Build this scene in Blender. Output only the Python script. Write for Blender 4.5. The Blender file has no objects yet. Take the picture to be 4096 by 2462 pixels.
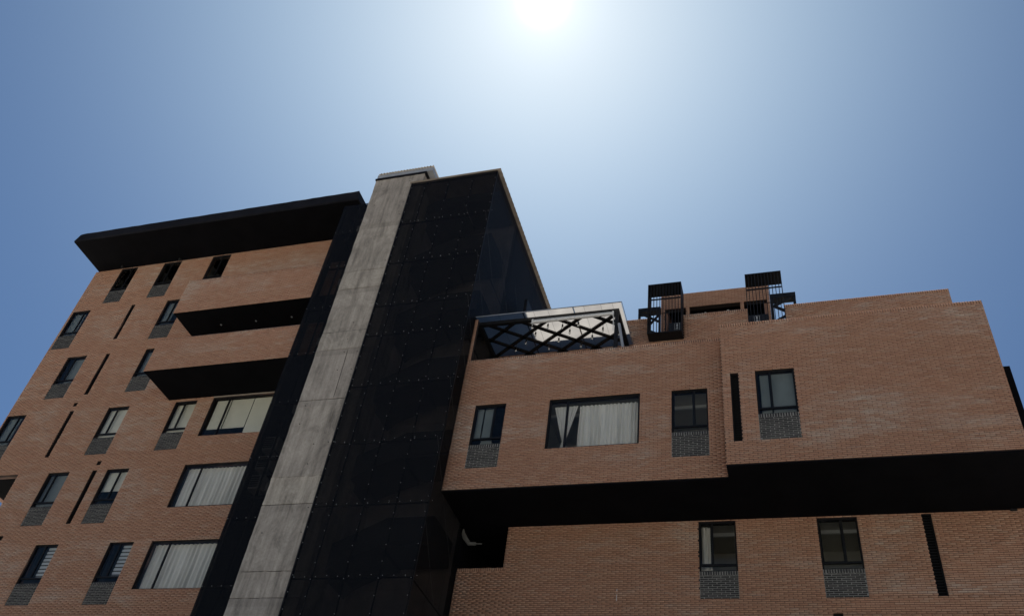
import bpy, math, random
import numpy as np
from mathutils import Vector, Matrix

random.seed(7)
rng = np.random.default_rng(7)
scene = bpy.context.scene
C = scene.collection

# ------------------------------------------------------------------ camera
CAMZ = 1.6
RC = np.array([[0.9544686308652338, 0.27318293104261687, 0.1198362169012788],
               [-0.10214526530037709, 0.6767228755219621, -0.729117615042256],
               [-0.280278396445153, 0.6836791907994942, 0.6738150967096851]])   # rows: right, down, forward
cam_d = bpy.data.cameras.new('camera')
cam_d.sensor_width = 36.0
cam_d.lens = 3539.385 / 4096 * 36.0
cam_d.clip_end = 3000
cam = bpy.data.objects.new('camera', cam_d)
C.objects.link(cam)
M = Matrix(((RC[0][0], -RC[1][0], -RC[2][0], 0),
            (RC[0][1], -RC[1][1], -RC[2][1], 0),
            (RC[0][2], -RC[1][2], -RC[2][2], CAMZ),
            (0, 0, 0, 1)))
cam.matrix_world = M
scene.camera = cam

# ------------------------------------------------------------------ light
SUN = Vector((-0.1991, 0.4323, 0.8794)).normalized()
elev = math.asin(SUN.z)
world = bpy.data.worlds.new('World')
scene.world = world
world.use_nodes = True
nt = world.node_tree
nt.nodes.clear()
N = nt.nodes.new
out = N('ShaderNodeOutputWorld'); bg = N('ShaderNodeBackground'); sky = N('ShaderNodeTexSky')
sky.sky_type = 'NISHITA'; sky.sun_disc = False
sky.sun_elevation = elev
sky.sun_rotation = math.atan2(SUN.x, SUN.y)
sky.altitude = 300; sky.air_density = 1.0; sky.dust_density = 0.45; sky.ozone_density = 1.5
# the bright aureole of the hazy air round the sun, by angle from the sun
tc = N('ShaderNodeTexCoord'); dot = N('ShaderNodeVectorMath'); dot.operation = 'DOT_PRODUCT'
nrm = N('ShaderNodeVectorMath'); nrm.operation = 'NORMALIZE'
nt.links.new(tc.outputs['Generated'], nrm.inputs[0])
nt.links.new(nrm.outputs[0], dot.inputs[0]); dot.inputs[1].default_value = SUN
mx = N('ShaderNodeMath'); mx.operation = 'MAXIMUM'; mx.inputs[1].default_value = 0.0
nt.links.new(dot.outputs['Value'], mx.inputs[0])
tint = N('ShaderNodeVectorMath'); tint.operation = 'MULTIPLY'; tint.inputs[1].default_value = (.53, .71, .89)
nt.links.new(sky.outputs['Color'], tint.inputs[0])
prev = tint.outputs[0]
SKY = 0.05
AUREOLE = [(7000, 1.0 / SKY, (1, 1, 1)), (700, .10 / SKY, (1.0, .97, .9)), (130, 1 / SKY, (.07, .055, .03)), (45, 1 / SKY, (.07, .03, .0)), (15, 1 / SKY, (.19, .235, .215)), (6, 1 / SKY, (.040, .058, .078))]
for pw, amp, colr in AUREOLE:
    p = N('ShaderNodeMath'); p.operation = 'POWER'; p.inputs[1].default_value = pw
    nt.links.new(mx.outputs[0], p.inputs[0])
    vm = N('ShaderNodeVectorMath'); vm.operation = 'SCALE'; vm.inputs[0].default_value = [c * amp for c in colr]
    nt.links.new(p.outputs[0], vm.inputs['Scale'])
    ad = N('ShaderNodeVectorMath'); ad.operation = 'ADD'
    nt.links.new(prev, ad.inputs[0]); nt.links.new(vm.outputs[0], ad.inputs[1])
    prev = ad.outputs[0]
nt.links.new(prev, bg.inputs['Color'])
bg.inputs['Strength'].default_value = SKY
nt.links.new(bg.outputs[0], out.inputs[0])

sun_d = bpy.data.lights.new('sun', 'SUN')
sun_d.energy = 5.0; sun_d.angle = math.radians(0.5); sun_d.color = (1.0, .95, .88)
sun_o = bpy.data.objects.new('sun', sun_d)
C.objects.link(sun_o)
sun_o.rotation_euler = SUN.to_track_quat('Z', 'Y').to_euler()
sun_o.location = (0, 0, 80)
vs = scene.view_settings
vs.view_transform = 'Standard'; vs.look = 'None'; vs.gamma = 1.0; vs.use_curve_mapping = False
vs.exposure = 0.68
scene.cycles.use_denoising = True
scene.cycles.max_bounces = 8
scene.cycles.transparent_max_bounces = 16
scene.cycles.sample_clamp_indirect = 6

# ------------------------------------------------------------------ units: the facade plane lies at depth 1 = 22 m
S = 22.0
def P(x, y, z): return (x * S, y * S, z * S + CAMZ)
def xz(x, z): return (x * S, z * S + CAMZ)
Y0, YB, Y1, Y2, YT, YL, YCOL = 1.0, .9195, .9077, .882, .876, .904, .885

# ------------------------------------------------------------------ materials
MATS = {}
def mat(name):
    m = bpy.data.materials.new(name); m.use_nodes = True
    MATS[name] = m
    b = m.node_tree.nodes['Principled BSDF']
    return m, m.node_tree, b
def ramp(t, fac, stops):
    r = t.nodes.new('ShaderNodeValToRGB')
    e = r.color_ramp.elements
    e[0].position, e[0].color = stops[0][0], (*stops[0][1], 1)
    e[1].position, e[1].color = stops[-1][0], (*stops[-1][1], 1)
    for p_, c_ in stops[1:-1]:
        q = e.new(p_); q.color = (*c_, 1)
    t.links.new(fac, r.inputs[0])
    return r.outputs[0]
def noise(t, vec, scale, detail=4, rough=.55, dist=0.0):
    n = t.nodes.new('ShaderNodeTexNoise'); n.inputs['Scale'].default_value = scale
    n.inputs['Detail'].default_value = detail; n.inputs['Roughness'].default_value = rough
    n.inputs['Distortion'].default_value = dist
    t.links.new(vec, n.inputs['Vector'])
    return n.outputs['Fac']
def pos(t, sx=1, sy=1, sz=1, loc=(0, 0, 0)):
    g = t.nodes.new('ShaderNodeNewGeometry'); mp = t.nodes.new('ShaderNodeMapping')
    mp.inputs['Scale'].default_value = (sx, sy, sz); mp.inputs['Location'].default_value = loc
    t.links.new(g.outputs['Position'], mp.inputs['Vector'])
    return mp.outputs[0]
def mixc(t, fac, a, b_, mode='MIX'):
    m_ = t.nodes.new('ShaderNodeMix'); m_.data_type = 'RGBA'; m_.blend_type = mode
    for s_, v in ((m_.inputs[0], fac), (m_.inputs[6], a), (m_.inputs[7], b_)):
        if hasattr(v, 'is_output') or isinstance(v, bpy.types.NodeSocket): t.links.new(v, s_)
        elif isinstance(v, (int, float)): s_.default_value = v
        else: s_.default_value = (*v, 1)
    return m_.outputs[2]
def math_(t, op, a, b_=None, clamp=False):
    m_ = t.nodes.new('ShaderNodeMath'); m_.operation = op; m_.use_clamp = clamp
    for s_, v in ((m_.inputs[0], a), (m_.inputs[1], b_)):
        if v is None: continue
        if isinstance(v, bpy.types.NodeSocket): t.links.new(v, s_)
        else: s_.default_value = v
    return m_.outputs[0]

def slab_band(t):
    """the courses laid in front of each floor slab: cleaner, redder, raked joints"""
    g_ = t.nodes.new('ShaderNodeNewGeometry'); sp_ = t.nodes.new('ShaderNodeSeparateXYZ')
    t.links.new(g_.outputs['Position'], sp_.inputs[0])
    fr = math_(t, 'FRACT', math_(t, 'DIVIDE', math_(t, 'SUBTRACT', sp_.outputs['Z'], .6137 * 22 + CAMZ), 2.937))
    return math_(t, 'MULTIPLY', math_(t, 'SUBTRACT', fr, .755), 60, True)
def pale_patches(t):
    """lime bloom left on the brickwork: broad streaks along the courses"""
    n1 = noise(t, pos(t, .28, 1, .75), 1.0, 3, .6, .4)
    n2 = noise(t, pos(t, 1.3, 1, 4.5, (3, 0, 7)), 1.0, 3, .6)
    s = math_(t, 'ADD', n1, math_(t, 'MULTIPLY', math_(t, 'SUBTRACT', n2, .5), .55))
    n3 = noise(t, pos(t, .55, 1, 13, (9, 0, 4)), 1.0, 3, .7)
    s = math_(t, 'ADD', s, math_(t, 'MULTIPLY', math_(t, 'SUBTRACT', n3, .5), .45))
    s = math_(t, 'SUBTRACT', s, math_(t, 'MULTIPLY', slab_band(t), .12))
    return math_(t, 'MULTIPLY', math_(t, 'SUBTRACT', s, .46), 3.4, True)

def brick_material(name, cols, pale, pale_amt, rough=.85):
    m, t, b = mat(name)
    at = t.nodes.new('ShaderNodeAttribute'); at.attribute_name = 'tone'
    oi = t.nodes.new('ShaderNodeObjectInfo')
    tone = math_(t, 'FRACT', math_(t, 'ADD', at.outputs['Fac'], oi.outputs['Random']))
    base = ramp(t, tone, [(i / (len(cols) - 1), c) for i, c in enumerate(cols)])
    big = noise(t, pos(t, .12, 1, .2, (11, 0, 3)), 1.0, 2)
    base = mixc(t, math_(t, 'MULTIPLY', math_(t, 'SUBTRACT', big, .4), 1.2, True), base, [c * .86 for c in cols[1]], 'MIX')
    fac = math_(t, 'MULTIPLY', pale_patches(t), pale_amt)
    fac2 = math_(t, 'MULTIPLY', fac, math_(t, 'ADD', .45, math_(t, 'MULTIPLY', tone, .8)), True)
    c = mixc(t, fac2, base, pale)
    fine = noise(t, pos(t, 1, 1, 1), 26, 4, .7)
    c = mixc(t, .55, c, ramp(t, fine, [(.25, (.62, .6, .58)), (.75, (1.25, 1.25, 1.25))]), 'MULTIPLY')
    soot = noise(t, pos(t, .5, 1, 1.6, (5, 0, 1)), 1.0, 5, .7)
    c = mixc(t, math_(t, 'MULTIPLY', math_(t, 'SUBTRACT', soot, .58), 1.2, True), c, [x * .42 for x in cols[0]])
    t.links.new(c, b.inputs['Base Color'])
    b.inputs['Roughness'].default_value = rough
    bp = t.nodes.new('ShaderNodeBump'); bp.inputs['Strength'].default_value = .25; bp.inputs['Distance'].default_value = .01
    t.links.new(fine, bp.inputs['Height']); t.links.new(bp.outputs[0], b.inputs['Normal'])
    return m
brick_material('red_brick', [(.41, .205, .120), (.465, .248, .148), (.49, .27, .165), (.43, .22, .13), (.50, .30, .19)], (.54, .42, .32), .75)
brick_material('dark_brick', [(.022, .022, .022), (.035, .034, .032), (.028, .027, .028), (.06, .057, .05)], (.13, .125, .11), .45)

m, t, b = mat('mortar')      # raked joints, smeared over in places
pp = noise(t, pos(t, .35, 1, .5, (2, 0, 9)), 1.0, 3, .6)
pp = math_(t, 'SUBTRACT', pp, math_(t, 'MULTIPLY', slab_band(t), .25))
c = ramp(t, pp, [(.44, (.022, .013, .010)), (.58, (.05, .03, .023)), (.70, (.28, .17, .125))])
t.links.new(c, b.inputs['Base Color']); b.inputs['Roughness'].default_value = .95
m, t, b = mat('grey_mortar')
c = ramp(t, noise(t, pos(t), 9, 4, .7), [(.3, (.17, .165, .15)), (.7, (.32, .305, .27))])
t.links.new(c, b.inputs['Base Color']); b.inputs['Roughness'].default_value = .95

m, t, b = mat('far_brickwork')   # lower storeys outside the picture
bt = t.nodes.new('ShaderNodeTexBrick')
g = t.nodes.new('ShaderNodeNewGeometry'); sp = t.nodes.new('ShaderNodeSeparateXYZ'); cb = t.nodes.new('ShaderNodeCombineXYZ')
t.links.new(g.outputs['Position'], sp.inputs[0])
t.links.new(math_(t, 'ADD', sp.outputs['X'], sp.outputs['Y']), cb.inputs['X']); t.links.new(sp.outputs['Z'], cb.inputs['Y'])
t.links.new(cb.outputs[0], bt.inputs['Vector'])
bt.inputs['Color1'].default_value = (.40, .215, .15, 1); bt.inputs['Color2'].default_value = (.44, .25, .18, 1)
bt.inputs['Mortar'].default_value = (.07, .04, .03, 1); bt.inputs['Scale'].default_value = 1
bt.inputs['Brick Width'].default_value = .2222; bt.inputs['Row Height'].default_value = .0572; bt.inputs['Mortar Size'].default_value = .005
t.links.new(bt.outputs['Color'], b.inputs['Base Color']); b.inputs['Roughness'].default_value = .9

def plain(name, col, rough=.5, metal=0.0, var=.25, scale=3.0, spec=None):
    m, t, b = mat(name)
    n = noise(t, pos(t), scale, 5, .65)
    lo = [max(0, c * (1 - var)) for c in col]; hi = [c * (1 + var) for c in col]
    t.links.new(ramp(t, n, [(.3, lo), (.7, hi)]), b.inputs['Base Color'])
    b.inputs['Roughness'].default_value = rough; b.inputs['Metallic'].default_value = metal
    if spec is not None: b.inputs['Specular IOR Level'].default_value = spec
    return m
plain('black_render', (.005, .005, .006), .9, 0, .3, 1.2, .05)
plain('roof_edge_paint', (.011, .011, .014), .85, 0, .4, .8, .1)
plain('black_steel', (.010, .010, .011), .6, 0, .3, 5, .25)
plain('window_frame', (.008, .008, .009), .55, 0, .2, 5, .2)
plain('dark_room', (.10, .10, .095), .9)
plain('reflection_cloth', (.17, .19, .185), .9, 0, .08, 2)  # closed blinds, and the grey that other panes reflect
plain('room_paint', (.42, .40, .35), .9, 0, .05)
plain('grey_steel', (.30, .31, .32), .5, 0, .15, 4)
plain('cap_sheet', (.60, .52, .42), .6, 0, .2, 3)
plain('tan_sheet', (.30, .25, .20), .6, 0, .25, 3)
plain('white_metal', (.62, .61, .58), .4, 0, .1, 6)
plain('white_paint', (.6, .6, .58), .6, 0, .05)
plain('cable_white', (.13, .125, .11), .7, 0, .2)
plain('stair_concrete', (.05, .048, .046), .9, 0, .25, 1.5)
plain('stair_render', (.07, .068, .066), .9, 0, .4, .6)
plain('core_plaster', (.42, .37, .34), .9, 0, .25, 1.0)
plain('air_conditioner_case', (.55, .55, .52), .6, 0, .1)
plain('fastener_steel', (.6, .6, .58), .5, 0, .05)
plain('door_black', (.012, .012, .014), .6)
plain('blind_cloth', (.66, .62, .52), .9, 0, .06, 2.5)
plain('zebra_cloth', (.50, .52, .53), .9, 0, .06, 2.5)

m, t, b = mat('curtain_cloth')
n = noise(t, pos(t, 5, 1, .3), 2.0, 4, .6)
t.links.new(ramp(t, n, [(.3, (.56, .53, .48)), (.7, (.80, .75, .69))]), b.inputs['Base Color']); b.inputs['Roughness'].default_value = .95

m, t, b = mat('concrete')
v1 = noise(t, pos(t, 5, 5, .35), 1.0, 5, .65)           # run marks
v2 = noise(t, pos(t, 1.5, 1, .8, (4, 0, 2)), 1.0, 7, .78, .9)
v4 = noise(t, pos(t, 16, 1, .45, (1, 0, 5)), 1.0, 4, .7)
v3 = noise(t, pos(t), 14, 5, .75)
c = ramp(t, v1, [(.30, (.15, .13, .11)), (.5, (.37, .33, .28)), (.70, (.52, .465, .40))])
c = mixc(t, .5, c, ramp(t, v2, [(.34, (.12, .105, .085)), (.5, (.38, .335, .28)), (.66, (.60, .53, .45))]))
c = mixc(t, .3, c, ramp(t, v4, [(.35, (.62, .62, .62)), (.6, (1.15, 1.15, 1.15))]), 'MULTIPLY')
c = mixc(t, .5, c, ramp(t, v3, [(.3, (.7, .7, .7)), (.7, (1.2, 1.2, 1.2))]), 'MULTIPLY')
oi = t.nodes.new('ShaderNodeObjectInfo')
c = mixc(t, 1.0, c, ramp(t, oi.outputs['Random'], [(0, (.86, .84, .82)), (1, (1.12, 1.1, 1.04))]), 'MULTIPLY')
at = t.nodes.new('ShaderNodeAttribute'); at.attribute_name = 'tone'   # damp stain gathers along each cold joint
st = math_(t, 'MULTIPLY', at.outputs['Fac'], math_(t, 'ADD', .2, math_(t, 'MULTIPLY', v2, 1.6)), True)
c = mixc(t, st, c, (.075, .07, .06))
t.links.new(c, b.inputs['Base Color']); b.inputs['Roughness'].default_value = .9
bp = t.nodes.new('ShaderNodeBump'); bp.inputs['Strength'].default_value = .5; bp.inputs['Distance'].default_value = .02
t.links.new(v3, bp.inputs['Height']); t.links.new(bp.outputs[0], b.inputs['Normal'])

def mixshader(name, fac, build_a, build_b):
    m = bpy.data.materials.new(name); m.use_nodes = True; t = m.node_tree; t.nodes.clear()
    o = t.nodes.new('ShaderNodeOutputMaterial'); x = t.nodes.new('ShaderNodeMixShader')
    if callable(fac): t.links.new(fac(t), x.inputs[0])
    else: x.inputs[0].default_value = fac
    t.links.new(build_a(t), x.inputs[1]); t.links.new(build_b(t), x.inputs[2])
    t.links.new(x.outputs[0], o.inputs[0]); MATS[name] = m
    return m
def tr(col):
    def f(t):
        n = t.nodes.new('ShaderNodeBsdfTransparent'); n.inputs[0].default_value = (*col, 1); return n.outputs[0]
    return f
def glossy(col, r):
    def f(t):
        n = t.nodes.new('ShaderNodeBsdfGlossy'); n.inputs[0].default_value = (*col, 1); n.inputs['Roughness'].default_value = r; return n.outputs[0]
    return f
def glass_fac(t):
    f = t.nodes.new('ShaderNodeFresnel'); f.inputs[0].default_value = 1.5
    g = t.nodes.new('ShaderNodeNewGeometry')
    nb = math_(t, 'SUBTRACT', 1.0, g.outputs['Backfacing'])
    return math_(t, 'MULTIPLY', math_(t, 'MULTIPLY', f.outputs[0], nb), .9, True)
mixshader('glass', glass_fac, tr((.94, .95, .94)), glossy((.80, .80, .76), .015))
def meshsheet(t):
    p = t.nodes.new('ShaderNodeBsdfPrincipled'); p.inputs['Base Color'].default_value = (.008, .008, .009, 1)
    p.inputs['Roughness'].default_value = .6; p.inputs['Specular IOR Level'].default_value = .12
    return p.outputs[0]
def mesh_fac(t):      # woven holes: denser in some places
    n = noise(t, pos(t, .6, .6, .25), 1.0, 3)
    return math_(t, 'ADD', .36, math_(t, 'MULTIPLY', n, .16))
mixshader('perforated_sheet', mesh_fac, meshsheet, tr((.95, .93, .91)))
# translucent roofing sheet with dirt
def dirt(t):
    n1 = noise(t, pos(t, .8, 1.6, 1), 2.2, 6, .75, 1.5)
    return math_(t, 'MULTIPLY', math_(t, 'SUBTRACT', n1, .63), 8.0, True)
def transl(t):
    n = t.nodes.new('ShaderNodeBsdfTranslucent')
    g_ = noise(t, pos(t), 1.4, 4)
    c_ = ramp(t, g_, [(.3, (.58, .57, .56)), (.7, (.70, .69, .67))])
    sp_ = noise(t, pos(t), 9, 6, .8)
    c_ = mixc(t, math_(t, 'MULTIPLY', dirt(t), math_(t, 'MULTIPLY', math_(t, 'SUBTRACT', sp_, .4), 5, True)), c_, (.05, .045, .04))
    t.links.new(c_, n.inputs[0]); return n.outputs[0]
def difs(t):
    n = t.nodes.new('ShaderNodeBsdfDiffuse'); n.inputs[0].default_value = (.02, .02, .022, 1); return n.outputs[0]
mixshader('roof_sheet', .28, transl, difs)

m, t, b = mat('ground_paving')
c = ramp(t, noise(t, pos(t), .7, 6, .7), [(.3, (.38, .36, .33)), (.7, (.50, .48, .44))])
t.links.new(c, b.inputs['Base Color']); b.inputs['Roughness'].default_value = .95

# ------------------------------------------------------------------ mesh builder
class MB:
    def __init__(s): s.v = []; s.f = []; s.tone = []
    def quad(s, a, b, c, d, tone=0.0):
        n = len(s.v); s.v += [a, b, c, d]; s.f.append((n, n + 1, n + 2, n + 3)); s.tone.append(tone)
    def box(s, lo, hi, tone=0.0):
        x0, y0, z0 = lo; x1, y1, z1 = hi; n = len(s.v)
        s.v += [(x0, y0, z0), (x1, y0, z0), (x1, y1, z0), (x0, y1, z0), (x0, y0, z1), (x1, y0, z1), (x1, y1, z1), (x0, y1, z1)]
        s.f += [(n + a, n + b, n + c, n + d) for a, b, c, d in ((0, 3, 2, 1), (4, 5, 6, 7), (0, 1, 5, 4), (1, 2, 6, 5), (2, 3, 7, 6), (3, 0, 4, 7))]
        s.tone += [tone] * 6
        return s
    def ubox(s, x0, x1, y0, y1, z0, z1, tone=0.0):      # in facade units
        return s.box(P(x0, y0, z0), P(x1, y1, z1), tone)
    def bar(s, a, b, w, h=None, up=(0, 0, 1), tone=0.0):
        h = h or w
        a = Vector(a); b = Vector(b); d = (b - a).normalized(); u = Vector(up)
        sd = d.cross(u)
        if sd.length < 1e-4: sd = d.cross(Vector((1, 0, 0)))
        sd.normalize(); u = sd.cross(d).normalized()
        n = len(s.v)
        for p in (a, b):
            for i, j in ((-1, -1), (1, -1), (1, 1), (-1, 1)):
                s.v.append(tuple(p + sd * (i * w / 2) + u * (j * h / 2)))
        s.f += [(n, n + 1, n + 2, n + 3), (n + 7, n + 6, n + 5, n + 4)] + [(n + i, n + 4 + i, n + 4 + (i + 1) % 4, n + (i + 1) % 4) for i in range(4)]
        s.tone += [tone] * 6
        return s
    def tube(s, pts, r, k=8, caps=True):
        pts = [Vector(p) for p in pts]; base = len(s.v)
        for i, p in enumerate(pts):
            d = (pts[min(i + 1, len(pts) - 1)] - pts[max(i - 1, 0)]).normalized()
            a = d.cross(Vector((0.13, .2, 1))).normalized(); b2 = d.cross(a)
            rr = r[i] if isinstance(r, (list, tuple)) else r
            for j in range(k):
                an = 2 * math.pi * j / k
                s.v.append(tuple(p + a * (rr * math.cos(an)) + b2 * (rr * math.sin(an))))
        for i in range(len(pts) - 1):
            for j in range(k):
                s.f.append((base + i * k + j, base + i * k + (j + 1) % k, base + (i + 1) * k + (j + 1) % k, base + (i + 1) * k + j)); s.tone.append(0)
        if caps:
            s.f.append(tuple(base + j for j in range(k))[::-1]); s.f.append(tuple(base + (len(pts) - 1) * k + j for j in range(k))); s.tone += [0, 0]
        return s
    def mesh(s, name, material, smooth=False):
        me = bpy.data.meshes.new(name)
        me.from_pydata(s.v, [], s.f); me.update()
        if any(s.tone):
            a = me.attributes.new('tone', 'FLOAT', 'FACE'); a.data.foreach_set('value', np.array(s.tone, dtype=np.float32))
        me.materials.append(MATS[material])
        if smooth: me.shade_smooth()
        return me
    def build(s, name, material, parent=None, kind=None, smooth=False, label=None):
        return link(name, s.mesh(name, material, smooth), parent, kind, label)
def link(name, me, parent=None, kind=None, label=None, loc=None):
    o = bpy.data.objects.new(name, me); C.objects.link(o)
    if loc is not None: o.location = loc
    if parent is not None:
        o.parent = parent
        if parent.type == 'EMPTY': o.matrix_parent_inverse = Matrix.Translation(-Vector(parent.location))
    if kind: o['kind'] = kind
    if label: o['label'] = label
    return o
def thing(name, label, cat, loc, group=None):
    o = bpy.data.objects.new(name, None); C.objects.link(o); o.location = loc
    o.empty_display_size = .3
    o['label'] = label; o['category'] = cat
    if group: o['group'] = group
    return o
def tag(o, label, cat, group=None):
    o['label'] = label; o['category'] = cat
    if group: o['group'] = group
    return o

# ------------------------------------------------------------------ brickwork
MOD, CRS, JT, HJ = .2222, .0572, .0125, .008
def subtract(iv, holes):
    res = [iv]
    for h0, h1 in holes:
        nx = []
        for a, b in res:
            if h1 <= a or h0 >= b: nx.append((a, b)); continue
            if h0 > a: nx.append((a, h0))
            if h1 < b: nx.append((h1, b))
        res = nx
    return res
def courses(x0, x1, z0, z1, holes, soldiers=(), phase=0.0, zref=CAMZ):
    """metres in the wall plane -> list of bricks (x0,x1,z0,z1,full). soldiers: (x0,x1,ztop) rows of bricks on end"""
    bricks = []
    hs = list(holes)
    for sx0, sx1, zt in soldiers:
        hs.append((sx0, sx1, zt - .112, zt))
        n = max(1, round((sx1 - sx0) / .0665)); w = (sx1 - sx0) / n
        for i in range(n):
            for ia, ib in subtract((sx0 + i * w + .008, sx0 + (i + 1) * w - .008), [(h[0], h[1]) for h in holes if h[2] < zt - .05 < h[3]]):
                if ib - ia > .02: bricks.append((ia, ib, zt - .112 + JT / 2 + random.uniform(-.003, .003), zt - random.uniform(0, .006), 2))
    k0 = math.floor((z0 - zref) / CRS)
    k = k0
    while zref + k * CRS < z1 - .012:
        a = zref + k * CRS + JT / 2; b = a + CRS - JT
        a2, b2 = max(a, z0), min(b, z1)
        k += 1
        if b2 - a2 < .012: continue
        cuts = sorted({a2, b2} | {h[2] for h in hs if a2 + .008 < h[2] < b2 - .008} | {h[3] for h in hs if a2 + .008 < h[3] < b2 - .008})
        off = ((k % 2) * .5 + phase) * MOD + random.uniform(-.004, .004)
        for za, zb in zip(cuts[:-1], cuts[1:]):
            mid = (za + zb) / 2
            hx = [(h[0], h[1]) for h in hs if h[2] < mid < h[3]]
            i0 = math.floor((x0 - off) / MOD); i1 = math.ceil((x1 - off) / MOD)
            for i in range(i0, i1 + 1):
                ba = max(off + i * MOD + HJ / 2, x0); bb = min(off + (i + 1) * MOD - HJ / 2, x1)
                if bb - ba < .02: continue
                for ca, cb_ in subtract((ba, bb), hx):
                    if cb_ - ca < .02: continue
                    full = 1 if (cb_ - ca > MOD - HJ - .002 and zb - za > CRS - JT - .002) else 0
                    j = random.uniform(-.0012, .0012)
                    bricks.append((ca, cb_, za + j, zb + j, full))
    return bricks
def proj_area(x, y, z, w, h):
    p = np.array([[x, y, z - CAMZ], [x + w, y, z - CAMZ], [x, y, z + h - CAMZ]]) @ RC.T
    u = p[:, :2] / p[:, 2:3] * 3539.4
    if not (-2040 < u[0, 0] < 2030 and -1225 < u[0, 1] < 1225): return 0
    a, b = u[1] - u[0], u[2] - u[0]
    return abs(a[0] * b[1] - a[1] * b[0])
def stuff_bricks(name, bricks, y, material, parent, proud=.011, depth=.03):
    """one joined part; five faces a brick, front face towards -Y"""
    if not bricks: return None
    A = np.array([b[:4] for b in bricks]); n = len(A)
    yf = y - proud + rng.uniform(-.0025, .0025, n); yb = np.full(n, y + .004)
    x0, x1, z0, z1 = A.T
    V = np.stack([np.stack(c, 1) for c in ((x0, yf, z0), (x1, yf, z0), (x1, yf, z1), (x0, yf, z1), (x0, yb, z0), (x1, yb, z0), (x1, yb, z1), (x0, yb, z1))], 1).reshape(-1, 3)
    F = np.array([(0, 1, 2, 3), (0, 4, 5, 1), (1, 5, 6, 2), (2, 6, 7, 3), (3, 7, 4, 0)])
    Q = (np.arange(n)[:, None, None] * 8 + F[None]).reshape(-1, 4)
    me = bpy.data.meshes.new(name)
    me.vertices.add(len(V)); me.vertices.foreach_set('co', V.astype(np.float32).ravel())
    me.loops.add(Q.size); me.loops.foreach_set('vertex_index', Q.astype(np.int32).ravel())
    me.polygons.add(len(Q)); me.polygons.foreach_set('loop_start', (np.arange(len(Q)) * 4).astype(np.int32))
    me.update(calc_edges=True); me.validate()
    a = me.attributes.new('tone', 'FLOAT', 'FACE'); a.data.foreach_set('value', np.repeat(rng.random(n), 5).astype(np.float32))
    me.materials.append(MATS[material])
    return link(name, me, parent, 'stuff')
_bm = {}
def brick_mesh(w, h, material, proud=.011):
    k = (round(w, 3), round(h, 3), material)
    if k not in _bm:
        e = .0018
        b = MB(); n = 0
        y = -proud
        b.v = [(e, y, e), (w - e, y, e), (w - e, y, h - e), (e, y, h - e), (0, y + e, 0), (w, y + e, 0), (w, y + e, h), (0, y + e, h), (0, .004, 0), (w, .004, 0), (w, .004, h), (0, .004, h)]
        b.f = [(0, 1, 2, 3)] + [(i, i + 4, (i + 1) % 4 + 4, (i + 1) % 4) for i in range(4)] + [(i + 4, i + 8, (i + 1) % 4 + 8, (i + 1) % 4 + 4) for i in range(4)]
        b.tone = [0.0] * 9
        _bm[k] = b.mesh('brick', material)
    return _bm[k]
def single_brick(br, y, material, parent):
    w, h = br[1] - br[0], br[3] - br[2]
    o = bpy.data.objects.new('brick', brick_mesh(w, h, material)); C.objects.link(o)
    o.location = (br[0], y + random.uniform(-.0025, .0025), br[2]); o.parent = parent
    return o

def wall_slab(name, y, x0, x1, z0, z1, holes, thick, material, parent, extra=None):
    """a wall with real openings; all in metres"""
    xs = sorted({x0, x1} | {min(max(h[i], x0), x1) for h in holes for i in (0, 1)})
    zs = sorted({z0, z1} | {min(max(h[i], z0), z1) for h in holes for i in (2, 3)})
    nx, nz = len(xs) - 1, len(zs) - 1
    solid = [[True] * nz for _ in range(nx)]
    for i in range(nx):
        for k in range(nz):
            cx, cz = (xs[i] + xs[i + 1]) / 2, (zs[k] + zs[k + 1]) / 2
            if any(h[0] < cx < h[1] and h[2] < cz < h[3] for h in holes): solid[i][k] = False
    b = MB(); ya, yb = y, y + thick
    s = lambda i, k: 0 <= i < nx and 0 <= k < nz and solid[i][k]
    for i in range(nx):
        for k in range(nz):
            if not solid[i][k]: continue
            a, c, e, f = xs[i], xs[i + 1], zs[k], zs[k + 1]
            b.quad((a, ya, e), (c, ya, e), (c, ya, f), (a, ya, f)); b.quad((c, yb, e), (a, yb, e), (a, yb, f), (c, yb, f))
            if not s(i - 1, k): b.quad((a, yb, e), (a, ya, e), (a, ya, f), (a, yb, f))
            if not s(i + 1, k): b.quad((c, ya, e), (c, yb, e), (c, yb, f), (c, ya, f))
            if not s(i, k - 1): b.quad((a, yb, e), (c, yb, e), (c, ya, e), (a, ya, e))
            if not s(i, k + 1): b.quad((a, ya, f), (c, ya, f), (c, yb, f), (a, yb, f))
    return b.build(name, material, parent)

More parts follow.
